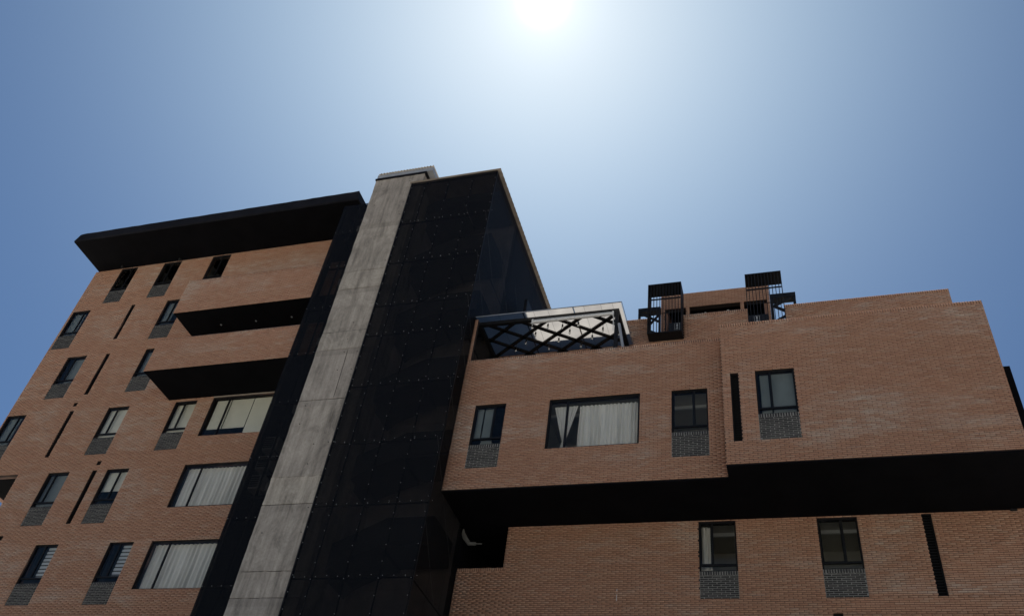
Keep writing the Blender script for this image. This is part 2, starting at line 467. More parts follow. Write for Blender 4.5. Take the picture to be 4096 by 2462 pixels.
BUDGET = {}      # thing -> candidate bricks shown one by one
def brick_field(key, name, yu, X0, X1, Z0, Z1, holes_u, parent, thick=.25, soldiers_u=(), phase=0.0, slab=True, wname='wall'):
    (x0, z0), (x1, z1) = xz(X0, Z0), xz(X1, Z1)
    y = yu * S
    holes = [(*[v * S for v in h[:2]], *[v * S + CAMZ for v in h[2:4]]) for h in holes_u]
    w = wall_slab(wname, y, x0, x1, z0, z1, holes, thick, 'mortar', parent) if slab else parent
    sol = [(a * S, b * S, c * S + CAMZ) for a, b, c in soldiers_u]
    br = courses(x0, x1, z0, z1, holes, sol, phase)
    BUDGET.setdefault(key, []).append((br, y, w, name))
    return w
def finish_bricks():
    for key, fields in BUDGET.items():
        cand = []
        for fi, (br, y, w, nm) in enumerate(fields):
            for bi, b in enumerate(br):
                if b[4]:
                    cand.append((proj_area(b[0], y, b[2], b[1] - b[0], b[3] - b[2]), fi, bi))
        cand.sort(reverse=True)
        chosen = {(f, b) for a, f, b in cand[:300] if a > 0}
        for fi, (br, y, w, nm) in enumerate(fields):
            rest = []
            for bi, b in enumerate(br):
                if (fi, bi) in chosen: single_brick((b[0], b[1], b[2], b[2] + (CRS - JT if b[4] == 1 else b[3] - b[2])), y, 'red_brick', w)
                else: rest.append(b)
            stuff_bricks('brick_courses', rest, y, 'red_brick', w)

# ------------------------------------------------------------------ windows
def infill(yu, x0, x1, z0, z1, parent, single):
    """dark brick panel under a window; returns hole"""
    (a, c), (b, d) = xz(x0, z0), xz(x1, z1)
    y = yu * S + .004
    pn = MB().box((a, y, c), (b, y + .2, d)).build('infill_panel', 'grey_mortar', parent, label='grey panel of dark bricks')
    br = courses(a + .008, b - .008, c + .005, d, [], [(a + .008, b - .008, d)], phase=random.random(), zref=c)
    br = [(q[0] + random.uniform(0, .008), q[1] - random.uniform(0, .01), q[2] + random.uniform(0, .004), q[3] - random.uniform(.001, .006), q[4]) for q in br if q[1] - q[0] > .035]
    if single:
        for q in br:
            w = round((q[1] - q[0]) / .006) * .006; h = round((q[3] - q[2]) / .002) * .002
            single_brick((q[0], q[0] + w, q[2], q[2] + h), y, 'dark_brick', pn)
    else: stuff_bricks('brick_courses', br, y, 'dark_brick', pn, .010)

def curtain_mesh(a, b, ya, z0, z1, folds, amp=.07, wob=.006, pinch=None):
    m = MB(); nx, nz = max(24, int(folds * 8)), 14
    ph = [random.uniform(-.9, .9) for _ in range(int(folds) + 3)]; am = [random.uniform(.35, 1.25) for _ in range(int(folds) + 3)]
    for k in range(nz + 1):
        w = k / nz
        for i in range(nx + 1):
            u = i / nx; f = u * folds; q = int(f)
            th = 2 * math.pi * f + ph[q] * (1 - (f - q)) + ph[q + 1] * (f - q)
            aa = amp * (am[q] * (1 - (f - q)) + am[q + 1] * (f - q)) * (.45 + .55 * w)
            x = a + (b - a) * u + wob * math.sin(7 * w + 9 * u)
            if pinch:
                px, pw, tw = pinch      # pinch fraction (down), centre, narrow width fraction
                s_ = (w / px) if w < px else max(0, 1 - (w - px) / (1 - px) * .35)
                s_ = min(1, s_) ** 1.1
                cx = pw; x = x * (1 - s_) + (cx + (x - (a + b) / 2) * tw) * s_
            m.v.append((x, ya + aa * math.sin(th), z1 + (z0 - z1) * w))
    for k in range(nz):
        for i in range(nx):
            n = k * (nx + 1) + i
            m.f.append((n, n + nx + 1, n + nx + 2, n + 1)); m.tone.append(0)
    me = m.mesh('curtain', 'curtain_cloth', True)
    return me

def window(yu, x0, x1, z0, z1, parent, mull=(.4,), transom=.17, fill=None, fw=.045, setback=.05, room=True, label=None, depth=2.2):
    (a, c), (b, d) = xz(x0, z0), xz(x1, z1)
    y = yu * S + setback; W, H = b - a, d - c; t_ = .06
    fr = MB()
    fr.box((a, y, c), (a + fw, y + t_, d)); fr.box((b - fw, y, c), (b, y + t_, d))
    fr.box((a + fw, y, d - fw), (b - fw, y + t_, d)); fr.box((a + fw, y, c), (b - fw, y + t_, c + fw))
    zt = c + transom * H if transom else c + fw
    if transom: fr.box((a + fw, y + .001, zt - fw * .6), (b - fw, y + t_ - .001, zt + fw * .6))
    zl = zt + fw * .6 if transom else c + fw
    xm = [a + W * q for q in mull]
    for q in xm: fr.box((q - fw * .55, y + .002, zl), (q + fw * .55, y + t_ - .002, d - fw))
    win = fr.build('window', 'window_frame', parent, label=label)
    edges = [a + fw] + [v for q in xm for v in (q - fw * .55, q + fw * .55)] + [b - fw]
    yg = y + .028
    for i in range(0, len(edges), 2):
        e0, e1 = edges[i], edges[i + 1]
        MB().box((e0, yg, zl), (e1, yg + .008, d - fw)).build('pane', 'glass', win)
        # sash rails of the sliding leaf
        if i == 0 and transom:
            s_ = MB(); r = .028
            s_.box((e0, y + .036, zl), (e0 + r, y + .055, d - fw)); s_.box((e1 - r, y + .036, zl), (e1, y + .055, d - fw))
            s_.box((e0 + r, y + .036, zl), (e1 - r, y + .055, zl + r)); s_.box((e0 + r, y + .036, d - fw - r), (e1 - r, y + .055, d - fw))
            s_.build('sash', 'window_frame', win)
    if transom: MB().box((a + fw, yg, c + fw), (b - fw, yg + .008, zt - fw * .6)).build('pane', 'glass', win)
    if room:
        r0, r1 = a - .35, b + .35; ya, yb = y + .24, y + depth; zb, zc = c - .5, d + .22
        rm = MB()
        rm.quad((r0, yb, zb), (r1, yb, zb), (r1, yb, zc), (r0, yb, zc)); rm.quad((r0, ya, zb), (r0, yb, zb), (r0, yb, zc), (r0, ya, zc))
        rm.quad((r1, yb, zb), (r1, ya, zb), (r1, ya, zc), (r1, yb, zc)); rm.quad((r0, ya, zb), (r1, ya, zb), (r1, yb, zb), (r0, yb, zb))
        rm.quad((r0, ya, zc), (r0, yb, zc), (r1, yb, zc), (r1, ya, zc))
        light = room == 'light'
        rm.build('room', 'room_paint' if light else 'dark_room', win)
        if light:
            MB().box((r0 + .002, ya + .75, zc - .10), (r1 - .002, ya + .82, zc - .002)).build('ceiling_cornice', 'white_paint', win)
    yc = y + .13
    for f in (fill or []):
        k = f[0]
        if k == 'blind':       # (kind, x from, x to, z bottom fraction)
            xa, xb_ = a + W * f[1], a + W * f[2]
            bb = MB(); zb_ = c + H * f[3]; n = 6
            for i in range(n):
                q0, q1 = i / n, (i + 1) / n; bow = lambda q: .006 * math.sin(math.pi * q)
                bb.box((xa + .01 + (xb_ - xa - .02) * q0, yc + bow(q0), zb_), (xa + .01 + (xb_ - xa - .02) * q1, yc + bow(q0) + .003, d - .03))
            bb.box((xa + .01, yc - .008, zb_ - .018), (xb_ - .01, yc + .012, zb_ - .0005))
            bb.build('blind', 'blind_cloth', win)
        elif k == 'reflection_shade':  # grey sheet: reflected grey of some panes, closed blind in others
            MB().box((a + W * f[1] + .005, yc, c + H * f[3]), (a + W * f[2] - .005, yc + .006, d - .03)).build('reflection_shade', 'reflection_cloth', win)
        elif k == 'zebra':
            xa, xb_ = a + W * f[1], a + W * f[2]; z = d - .05; bb = MB()
            while z > c + .02 + H * f[3]:
                bb.box((xa + .02, yc, z - .085), (xb_ - .01, yc + .004, z)); z -= .135
            bb.build('blind', 'zebra_cloth', win)
            MB().box((xa + .02, yc + .03, c + H * f[3]), (xb_ - .01, yc + .033, d - .02)).build('blind_backing', 'dark_room', win)
        elif k == 'curtain':   # (kind, x from, x to, z bottom fraction, z top fraction, folds)
            me = curtain_mesh(a + W * f[1], a + W * f[2], yc + .08, c + H * f[3] + .01, c + H * f[4], f[5])
            link('curtain', me, win)
        elif k == 'swag':
            xc = a + W * f[5]
            me = curtain_mesh(a + W * f[1], a + W * f[2], yc + .08, c + H * f[3] + .01, c + H * f[4], 7, .03, .004, (.78, xc, .12))
            link('curtain', me, win)
    return win
def sq(h, e=0): return h

def louvre(yu, x0, x1, z0, z1, parent, single):
    (a, c), (b, d) = xz(x0, z0), xz(x1, z1); y = yu * S + .05
    fr = MB(); fw = .02
    fr.box((a, y, c), (a + fw, y + .1, d)); fr.box((b - fw, y, c), (b, y + .1, d)); fr.box((a + fw, y, d - fw), (b - fw, y + .1, d)); fr.box((a + fw, y, c), (b - fw, y + .1, c + fw))
    fr.box((a, y + .12, c), (b, y + .13, d))
    lv = fr.build('louvre_vent', 'black_steel', parent)
    n = int((d - c - 2 * fw) / .075); st = (d - c - 2 * fw) / n
    sl = MB(); sl.bar((0, 0, 0), (b - a - 2 * fw, 0, 0), .07, .006, up=(0, -.6, .8))
    me = sl.mesh('slat', 'black_steel') if single else None
    al = MB()
    for i in range(n):
        p_ = (a + fw, y + .035, c + fw + (i + .5) * st)
        if single:
            o = bpy.data.objects.new('slat', me); C.objects.link(o); o.location = p_; o.parent = lv
        else: al.bar(p_, (b - fw, p_[1], p_[2]), .07, .006, up=(0, -.6, .8))
    if not single: al.build('slats', 'black_steel', lv, 'stuff')
def vent_hole(yu, x0, x1, z0, z1, parent):
    (a, c), (b, d) = xz(x0, z0), xz(x1, z1); y = yu * S
    MB().box((a, y + .11, c), (b, y + .14, d)).build('vent', 'black_steel', parent)

# ================================================================== THE SETTING
g = MB(); g.box((-900, -900, -.5), (900, 900, 0)); g.build('ground', 'ground_paving', None, 'structure')
plain('asphalt', (.10, .098, .095), .9, 0, .25, 1.5)
g = MB(); g.box((-400, -2, .004), (400, 13.8, .008)); g.build('added_road', 'asphalt', None, 'structure')  # unseen road, added dark to cut the bounce onto the lower walls
g = MB(); g.box((-400, 14.02, .004), (400, 21.9, .13)); g.box((-400, 13.85, .006), (400, 14.015, .125)); g.build('pavement', 'ground_paving', None, 'structure')
g = MB()
for k in range(-40, 40): g.box((k * 8.0, 5.92, .012), (k * 8.0 + 4, 6.08, .014))
g.build('lane_marking', 'white_paint', None, 'structure')

# ================================================================== LEFT BLOCK
left = thing('apartment_block', 'red brick apartment block left of the concrete shaft, under a thick black roof overhang', 'building', P(-1.02, 1.15, -CAMZ / S))
T = {7: .5778, 6: .7123, 5: .8452, 4: .9797, 3: 1.1070, 2: 1.2232}
WH, PH = .0658, .0347
small = []   # x0, x1, row, kwargs
small += [(-1.1432, -1.0990, 7, dict(mull=(.42,), fill=[('zebra', .45, 1.0, .17)], transom=.15)),
          (-1.0022, -.9580, 7, dict(mull=(.42,), fill=[('zebra', .45, 1.0, .17)], transom=.15)),
          (-1.1972, -1.1535, 6, dict(mull=(.33,), transom=.15, fill=[('reflection_shade', 0, 1, .02)])),
          (-1.0772, -1.0332, 6, dict(mull=(.58,), transom=.15, fill=[('blind', 0, 1, .44)])),
          (-1.3680, -1.3247, 5, dict(mull=(.58,), transom=.15, fill=[('reflection_shade', 0, .62, .02)])),
          (-1.1430, -1.0980, 5, dict(mull=(.42,), transom=.15, fill=[('blind', 0, 1, .02)])),
          (-1.0022, -.9580, 5, dict(mull=(.42,), transom=.15, fill=[('blind', 0, 1, .02)])),
          (-1.3070, -1.2628, 4, dict(mull=(.38,), transom=.15, fill=[('reflection_shade', .3, 1, .02)])),
          (-1.1272, -1.0830, 4, dict(mull=(.6,), transom=.15, fill=[('reflection_shade', 0, .5, .1)])),
          (-1.3660, -1.3220, 3, dict(mull=(.62,), transom=.15, fill=[('reflection_shade', 0, .63, .02)])),
          (-1.1380, -1.0940, 3, dict(mull=(.45,), transom=.15, fill=[('reflection_shade', 0, .5, .15)])),
          (-1.3036, -1.2618, 2, dict(mull=(.6,), transom=.12)),
          (-1.1970, -1.1538, 2, dict(mull=(.42,), transom=.12)),
          (-1.0792, -1.0361, 2, dict(mull=(.5,), transom=.12))]
bigs = [(-.9262, -.7900, .5003, .5778, dict(mull=(.235,), transom=0, fill=[('curtain', .0, 1.0, .02, .985, 17)])),
        (-.9262, -.7900, .6350, .7123, dict(mull=(.235,), transom=0, fill=[('curtain', .01, 1.0, .02, .985, 19)])),
        (-.9268, -.7900, .7680, .8470, dict(mull=(.23,), transom=0, fill=[('blind', .03, .24, .24), ('blind', .245, .56, .24), ('blind', .565, .98, .02)]))]
louvL = [(-1.2222, -1.2135, 1.0162, 1.1071), (-1.2175, -1.2083, .8810, .9793), (-1.2265, -1.2182, .7453, .8447), (-1.1068, -1.0975, .6128, .7125)]
ventL = [(-1.2278, -1.2198, .8553, .8635), (-1.1058, -1.0978, .7231, .7302), (-1.2300, -1.2190, .5877, .5950)]
holes = []
for a, b, r, kw in small: holes.append((a, b, T[r] - WH - PH, T[r]))
for a, b, c, d, kw in bigs: holes.append((a, b, c, d))
holes += louvL + ventL
LOGG = (-1.3711, -1.2627, .6138, .7138); holes.append(LOGG)
wl = brick_field('left', 'L', Y0, -1.3711, -.655, .40, 1.2243, holes, left, thick=.25)
for a, b, r, kw in small:
    window(Y0, a, b, T[r] - WH, T[r], left, **kw)
    infill(Y0, a, b, T[r] - WH - PH, T[r] - WH, left, False)
for a, b, c, d, kw in bigs: window(Y0, a, b, c, d, left, **kw)
for l in louvL: louvre(Y0, *l, left, False)
for v in ventL: vent_hole(Y0, *v, left)
# side walls, rear wall, ceiling of the corner loggia, lower storeys
GZ = -CAMZ / S
b_ = MB(); b_.ubox(-1.3711, -1.360, Y0 + .0115, 1.34, .7138, 1.2243); b_.ubox(-1.3711, -1.360, Y0 + .0115, 1.34, GZ, .6138)
b_.ubox(-1.36, -.655, 1.33, 1.34, GZ, 1.2243); b_.build('side_wall', 'far_brickwork', left)
MB().ubox(-1.3711, -.655, Y0, 1.33, GZ, .3999).build('lower_storeys', 'far_brickwork', left)
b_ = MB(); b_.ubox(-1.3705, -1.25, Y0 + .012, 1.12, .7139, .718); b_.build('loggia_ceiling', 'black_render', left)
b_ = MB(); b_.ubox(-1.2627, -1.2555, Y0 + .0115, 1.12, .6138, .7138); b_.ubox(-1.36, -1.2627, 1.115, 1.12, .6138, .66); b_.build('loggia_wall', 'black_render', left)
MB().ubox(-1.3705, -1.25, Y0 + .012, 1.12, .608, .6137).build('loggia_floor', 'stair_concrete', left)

# roof slab with rough chamfered lip
rs = MB()
nseg = 46; xs_ = np.linspace(-1.3600, -.7185, nseg)
prof = [(1.0 - .25, 1.2246), (.9135, 1.2250), (.9110, 1.2262), (.9112, 1.2440), (.9135, 1.2488), (1.33, 1.2500)]
for i, x in enumerate(xs_):
    for j, (yy, zz) in enumerate(prof):
        e = random.uniform(-.00045, .00045) if j in (2, 3, 4) else 0
        xo = x
        if i == 0: xo = {0: -1.3650, 1: -1.3650, 2: -1.3640, 3: -1.3570, 4: -1.3540, 5: -1.3540}[j]
        if i == nseg - 1: xo = {0: -.7150, 1: -.7150, 2: -.7150, 3: -.7175, 4: -.7205, 5: -.7205}[j]
        yy2 = 1.33 if j == 0 else yy
        rs.v.append(P(xo, yy2, zz + e + (xo + 1.36) * .004 * (1 if j >= 3 else 0)))
K = len(prof)
for i in range(nseg - 1):
    for j in range(K - 1):
        n = i * K + j; rs.f.append((n, n + K, n + K + 1, n + 1)); rs.tone.append(0)
    rs.f.append((i * K + K - 1, (i + 1) * K + K - 1, (i + 1) * K, i * K)); rs.tone.append(0)
rs.f.append(tuple(range(K))); rs.f.append(tuple((nseg - 1) * K + j for j in range(K))[::-1]); rs.tone += [0, 0]
roof = rs.build('roof', 'roof_edge_paint', left)
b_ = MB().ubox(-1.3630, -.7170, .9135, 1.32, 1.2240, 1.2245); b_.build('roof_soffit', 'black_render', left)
for (sx, sy) in ((-1.297, .992), (-1.155, .993)):
    p_ = P(sx, sy, 1.2225); MB().tube([p_, (p_[0], p_[1], p_[2] - .05), (p_[0], p_[1], p_[2] - .12)], [.06, .07, .03], 10).build('soffit_lamp', 'black_steel', left)

# two projecting brick balconies
for zb, zt, xr in ((.850, .9201, -.70), (.983, 1.0635, -.70)):
    x0 = -1.0191
    ft = MB().ubox(x0, xr, YB, YB + .006, zb + .0006, zt).build('balcony', 'mortar', left)
    BUDGET.setdefault('left', []).append((courses(x0 * S, xr * S, zb * S + CAMZ, zt * S + CAMZ, [], [(x0 * S, xr * S, zt * S + CAMZ)]), YB * S, ft, 'B'))
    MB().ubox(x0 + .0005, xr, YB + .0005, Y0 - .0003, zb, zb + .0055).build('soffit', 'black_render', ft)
    MB().ubox(x0 + .0003, x0 + .006, YB + .0061, Y0 - .0003, zb + .0056, zt).build('side_parapet', 'far_brickwork', ft)
    if zb > .9:
        for sx in (-.9439, -.8725, -.8011):
            p_ = P(sx, .961, zb); MB().tube([(p_[0], p_[1], p_[2] + .01), (p_[0], p_[1], p_[2] - .015)], [.035, .035], 12).build('downlight', 'grey_steel', ft)
# steel header over the top big window
MB().ubox(-.9268, -.79, Y0 - .0012, Y0 + .004, .8472, .8494).build('window_header', 'tan_sheet', left)

# ================================================================== RIGHT WING
right = thing('apartment_wing', 'red brick wing right of the mesh tower, upper storey jutting over a black soffit', 'building', P(-.1, 1.15, GZ))
ZS = .5814
# recessed lower wall
r0w = [(-.1150, -.0698, .5115, .5785, dict(mull=(.36,), transom=.14, fill=[('curtain', .03, .33, .02, .97, 3.2)], room='light')),
       (.0253, .0709, .5115, .5780, dict(mull=(.60,), transom=.14, room='light'))]
h0 = [(a, b, c - PH, d) for a, b, c, d, k in r0w] + [(.1419, .1521, .4773, .5789), (.0307, .0409, .4500, .4589)]
cut = (-.4267, -.3638, .5220, .60)
brick_field('right', 'R0', Y0, -.4267, .335, .40, ZS - .0003, h0 + [cut], right, soldiers_u=[(-.4267, -.3638, .5220)])
for a, b, c, d, k in r0w:
    window(Y0, a, b, c, d, right, **k); infill(Y0, a, b, c - PH, c, right, True)
louvre(Y0, .1419, .1521, .4773, .5789, right, True); vent_hole(Y0, .0307, .0409, .45, .4589, right)
MB().ubox(-.4267, .335, Y0, 1.33, GZ, .3999).build('lower_storeys', 'far_brickwork', right)
for zc_, hh in ((.4890, .0016), (.4795, .0040)):
    MB().ubox(-.2145, -.2139, Y0 - .0009, Y0 - .0006, zc_ - hh, zc_ + hh).build('paint_drip', 'white_paint', right)
# deep dark recess beside the stair tower
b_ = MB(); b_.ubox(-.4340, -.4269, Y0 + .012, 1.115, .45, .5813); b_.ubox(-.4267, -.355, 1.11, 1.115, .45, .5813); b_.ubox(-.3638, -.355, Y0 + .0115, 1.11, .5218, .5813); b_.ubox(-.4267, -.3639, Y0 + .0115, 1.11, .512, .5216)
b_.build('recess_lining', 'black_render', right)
# middle storey, left part
w1 = [(-.4016, -.3573, .6497, .7150, dict(mull=(.64,), transom=.17, fill=[('reflection_shade', .28, .64, .0), ('reflection_shade', .02, .24, .2)])),
      (-.1343, -.0889, .6497, .7156, dict(mull=(.62,), transom=.15, room='light'))]
b1 = (-.2964, -.1748, .6366, .7155)
h1 = [(a, b, c - .0359, d) for a, b, c, d, k in w1] + [b1]
brick_field('right', 'R1', Y1, -.4272, -.0683, ZS + .0003, .7975, h1, right, soldiers_u=[(-.4272, -.0683, .7975)])
for a, b, c, d, k in w1:
    window(Y1, a, b, c, d, right, **k); infill(Y1, a, b, c - .0359, c, right, True)
window(Y1, *b1, right, mull=(.205,), transom=0, fw=.06,
       fill=[('curtain', .325, .99, .02, .93, 15), ('swag', .04, .30, .02, .94, .17)], room='light', depth=2.6, label='wide window with tied back curtain')
# middle storey, right part standing forward
w2 = (-.0282, .0177, .6500, .7160)
lv2 = (-.0513, -.0425, .6133 * .882 / .882 * 1.0, .7148)
lv2 = (-.0581 , -.0482, .6133, .7148)
h2 = [(w2[0], w2[1], .6138, w2[3]), lv2]
brick_field('right', 'R2', Y2, -.0683, .2430, ZS + .0003, .7973, h2, right, soldiers_u=[(-.0683, .2430, .7973)], phase=.3)
window(Y2, *w2, right, mull=(.38,), transom=.15, fill=[('reflection_shade', .39, 1, .0), ('reflection_shade', .1, .36, .02)], label='window with grey glass beside the tall louvre'); infill(Y2, w2[0], w2[1], .6138, .65, right, True)
louvre(Y2, *lv2, right, True)
# return walls of the two jutting parts
b_ = MB(); b_.ubox(.2325, .2430, Y2 + .0115, Y0 - .0003, ZS + .0003, .7973); b_.ubox(-.0683, -.0575, Y2 + .0115, Y1, ZS + .0003, .7973)
b_.build('return_wall', 'far_brickwork', right)
MB().ubox(.2432, .2635, .930, Y0 - .0006, ZS, .7317).build('side_fin', 'black_render', right)
# soffit
sf = MB(); sf.ubox(-.4272, .2428, Y1 + .0003, Y0 - .0004, ZS - .0016, ZS); sf.ubox(-.0681, .2428, Y2 + .0003, Y1 + .0003, ZS - .0016, ZS)
sf.ubox(-.4267, -.3640, Y0 - .0004, 1.11, ZS - .0016, ZS)
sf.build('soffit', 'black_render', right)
MB().ubox(.2355, .2425, Y0 - .003, Y0 - .0006, ZS - .0035, ZS - .0017).build('soffit_drip', 'black_steel', right)
# terrace floor, wall body
MB().ubox(-.4267, .2425, Y1 + .012, 1.33, .742, .752).build('terrace_floor', 'stair_concrete', right)
# set back parapet of the roof terrace, with two gaps for the cages
G1 = (-.1810, -.1300, .8828, .95); G2 = (-.0345, .0180, .8828, .95)
brick_field('right', 'P1', Y0, -.4267, .2395, .752, .9315, [G1, G2], right, thick=.16,
            soldiers_u=[(-.4267, -.1810, .9315), (-.1300, -.0345, .9315), (.0180, .2395, .9315)], phase=.7)
MB().ubox(-.4267, .2395, Y0 + .0073, 1.33, .872, .8826).build('upper_floor', 'stair_concrete', right)
b_ = MB(); b_.ubox(-.4267, .2395, 1.32, 1.33, GZ, .8720); b_.ubox(.325, .335, Y0 + .0115, 1.32, GZ, ZS); b_.ubox(.2325, .2395, Y0 + .0075, 1.32, ZS, .9310); b_.build('rear_wall', 'far_brickwork', right)
MB().ubox(.2425, .335, Y0, 1.32, ZS, .585).build('side_roof', 'black_render', right)
# brick pier closing the terrace against the tower
(a, c), (bq, d) = xz(-.4272, .7976), xz(-.4226, .8772)
pier = MB().box((a, Y1 * S, c), (bq, Y1 * S + .12, d)).build('pier', 'mortar', right)
BUDGET['right'].append((courses(a, bq, c, d, []), Y1 * S, pier, 'pier'))

# dangling pale duct under the recess
z_ = P(-.4267, 1.0, .5788)
db = MB(); pts = [(-.4267, .5788), (-.4262, .5722), (-.4225, .5655), (-.4155, .5565), (-.4060, .5562)]
pv = [P(x, .9985, z) for x, z in pts]
db.tube(pv, [.012, .06, .075, .065, .05], 8); db.tube([P(-.4060, .9985, .5562), P(-.3971, .9985, .5558)], .018, 6)
tag(db.build('flexible_duct', 'cable_white'), 'bent pale duct hanging in the black recess below the soffit', 'duct')

# ================================================================== SHAFT
shaft = thing('concrete_shaft', 'tall raw concrete shaft with stained lift joints and a small sheet metal cap', 'tower', P(-.62, .92, GZ))
jz = [.40, .4875, .5269, .6343, .6821, .8289, .9365, .9782, 1.0838, 1.1304, 1.2618, 1.366, 1.392]
jz = [.20] + [z * YT for z in jz[1:-1]] + [1.2285]
XL, XR = -.6660, -.5700
for i in range(len(jz) - 1):
    z0, z1 = jz[i], jz[i + 1]
    b_ = MB(); nx = 18; nz = max(4, int((z1 - z0) / .010)); base = len(b_.v)
    off = random.uniform(-.00035, .00035)
    for k in range(nz + 1):
        for j in range(nx + 1):
            u, w = j / nx, k / nz
            zz = z0 + .0006 + (z1 - z0 - .0012) * w
            if k == 0 or k == nz: zz += random.uniform(-.0005, .0005)
            lip = -.0006 if (k == nz and i % 2) else 0
            b_.v.append(P(XL + (XR - XL) * u + (random.uniform(-.0005, .0005) if j in (0, nx) else 0), YCOL - .004 + off + lip + random.uniform(-.00008, .00008), zz))
    for k in range(nz):
        for j in range(nx):
            n = k * (nx + 1) + j
            w = (k + .5) / nz
            st = max(0, ((1 - w) * -1 + .10) / .10) * (.55 if i % 2 else .25) * random.uniform(.6, 1.2)
            b_.f.append((n, n + 1, n + nx + 2, n + nx + 1)); b_.tone.append(st + .0001)
    f0 = len(b_.f)
    x0, x1, y0, y1 = XL, XR, YCOL - .004 + off, .935
    b_.ubox(x0 + .0006, x1 - .0006, y0 + .0004, y1, z0 + .0004, z1 - .0004)
    b_.build('concrete_lift', 'concrete', shaft)
MB().ubox(XL, XR, YCOL, .934, GZ, .20).build('shaft_base', 'concrete', shaft)
MB().ubox(XL + .001, XR - .001, YCOL - .0034, .93, .2, 1.228).build('shaft_core', 'black_steel', shaft)
th = MB()      # tie holes of the formwork
for i in range(1, len(jz) - 1):
    z = jz[i] + .018
    while z < jz[i + 1] - .008:
        for x in (-.6520, -.6180, -.5960):
            if random.random() < .35:
                p_ = P(x + random.uniform(-.001, .001), YCOL - .0048, z + random.uniform(-.002, .002))
                th.tube([p_, (p_[0], p_[1] + .03, p_[2])], .015, 7)
        z += .034
th.build('tie_holes', 'black_steel', shaft, 'stuff')
# vertical formwork crack on the long lift: a recessed slot filled dark
(xa, za), (xb, zb2) = xz(-.6190, .8789 + .0), xz(-.6190, .79)
MB().bar(P(-.6120, YCOL - .0044, .9360 * YT * 1.0 - .001), P(-.6105, YCOL - .0044, .8300 * YT + .002), .012, .006).build('formwork_joint', 'black_steel', shaft)
# service boxes and cable on the shaft's left side, behind the screen
for z in (.6050, .7385, .8720, 1.0055, 1.1390):
    MB().ubox(-.6950, -.6870, .912, .918, z - .0065, z + .0065).build('junction_box', 'air_conditioner_case', shaft)
MB().tube([P(-.6850, .915, .30), P(-.6850, .915, 1.19)], .02, 6).build('cable', 'black_steel', shaft)
# cap
MB().ubox(XL - .0015, XR + .003, YCOL - .0062, .9345, 1.2286, 1.2325).build('cap_flashing', 'roof_edge_paint', shaft)
MB().ubox(XL + .001, -.5560, YCOL - .0055, .935, 1.2326, 1.2425).build('cap_fascia', 'grey_steel', shaft)
cs = MB(); n = 76
for i in range(n + 1):
    x = -.6640 + (.1085) * i / n; rib = .0024 if (i % 4 == 0) else 0
    for yy in (.8775, .938):
        cs.v.append(P(x, yy, 1.2427 + rib)); cs.v.append(P(x, yy, 1.2433 + rib))
for i in range(n):
    a = i * 4; q = a + 4
    for s_ in ((a, a + 2, q + 2, q), (a + 1, q + 1, q + 3, a + 3), (a, q, q + 1, a + 1), (a + 2, a + 3, q + 3, q + 2)): cs.f.append(s_); cs.tone.append(0)
cs.build('cap_roof', 'cap_sheet', shaft)

# ================================================================== STAIR TOWER behind perforated sheet
tower = thing('stair_tower', 'stair tower clad in dark perforated metal panels, tallest part of the building', 'tower', P(-.505, 1.0, GZ))
XT0, XT1 = -.5865, -.4272
zj = [.30, .3550, .4513, .5499, .6456, .7439, .8404, .9020, .9974, 1.0937, 1.1980]
xj = [XT0, -.5594, -.5152, -.4705, XT1]
for i in range(4):
    for k in range(len(zj) - 1):
        MB().ubox(xj[i] + .00006, xj[i + 1] - .00006, YT, YT + .0003, zj[k] + .00006, zj[k + 1] - .00006).build('mesh_panel', 'perforated_sheet', tower)
yj = [YT + .0004 + .0448 * i for i in range(11)]
for i in range(10):
    for k in range(len(zj) - 1):
        if yj[i] > Y0 - .01 and zj[k + 1] < .70: continue
        MB().ubox(XT1 - .0003, XT1, yj[i] + .00006, yj[i + 1] - .00006, zj[k] + .00006, zj[k + 1] - .00006).build('mesh_panel', 'perforated_sheet', tower)
fr = MB()   # steel behind the panels
for x in xj: fr.ubox(x - .0006, x + .0006, YT + .0012, YT + .0030, .30, 1.197)
for z in zj[1:]: fr.ubox(XT0, XT1 - .001, YT + .0041, YT + .0055, z - .0016, z - .0002)
for y in yj[3::3]: fr.ubox(XT1 - .0028, XT1 - .0012, y - .0005, y + .0005, .60, 1.197)
for z in zj[2::2]: fr.ubox(XT1 - .0050, XT1 - .0037, YT + .007, 1.32, z - .0013, z - .0003)
fr.build('support_frame', 'black_steel', tower)
plain('dark_lining', (.045, .045, .047), .9, 0, .4, .5)
MB().ubox(-.4375, -.4365, Y0 + .012, 1.33, .585, 1.196).build('added_backing', 'dark_lining', tower)  # dark backing added to hide the sunlit core wall behind the side panels
MB().ubox(-.5865, -.4376, 1.325, 1.33, .30, 1.196).build('rear_lining', 'dark_lining', tower)
br_ = MB()   # light tension rods crossing behind the side panels
for k in range(3, 10):
    for i in range(0, 9, 2):
        br_.tube([P(XT1 - .0066, yj[i], zj[k]), P(XT1 - .0066, yj[i + 2], zj[k] - .0985)], .008, 5)
br_.build('tension_rods', 'white_metal', tower, 'stuff')
ed = MB(); ed.ubox(XT0 - .0012, XT0, YT - .0006, YT + .004, .30, 1.198); ed.build('edge_trim', 'black_steel', tower)
fs = MB(); s_ = .010
def stud(x, y, z, dx=0):
    X, Y_, Z_ = P(x, y, z); fs.box((X - s_ / 2, Y_ - .014, Z_ - s_ / 2), (X + s_ / 2, Y_ - .001, Z_ + s_ / 2))
for z in zj[1:-1]:
    x = XT0 + .004
    while x < XT1 - .002:
        stud(x, YT, z + .0006 * random.choice((-1, 1))); x += .0146
        if random.random() < .2: stud(x, YT, z - .0016)
for x in xj[1:4]:
    z = .34
    while z < 1.19:
        stud(x, YT, z); z += .0215
z = .34
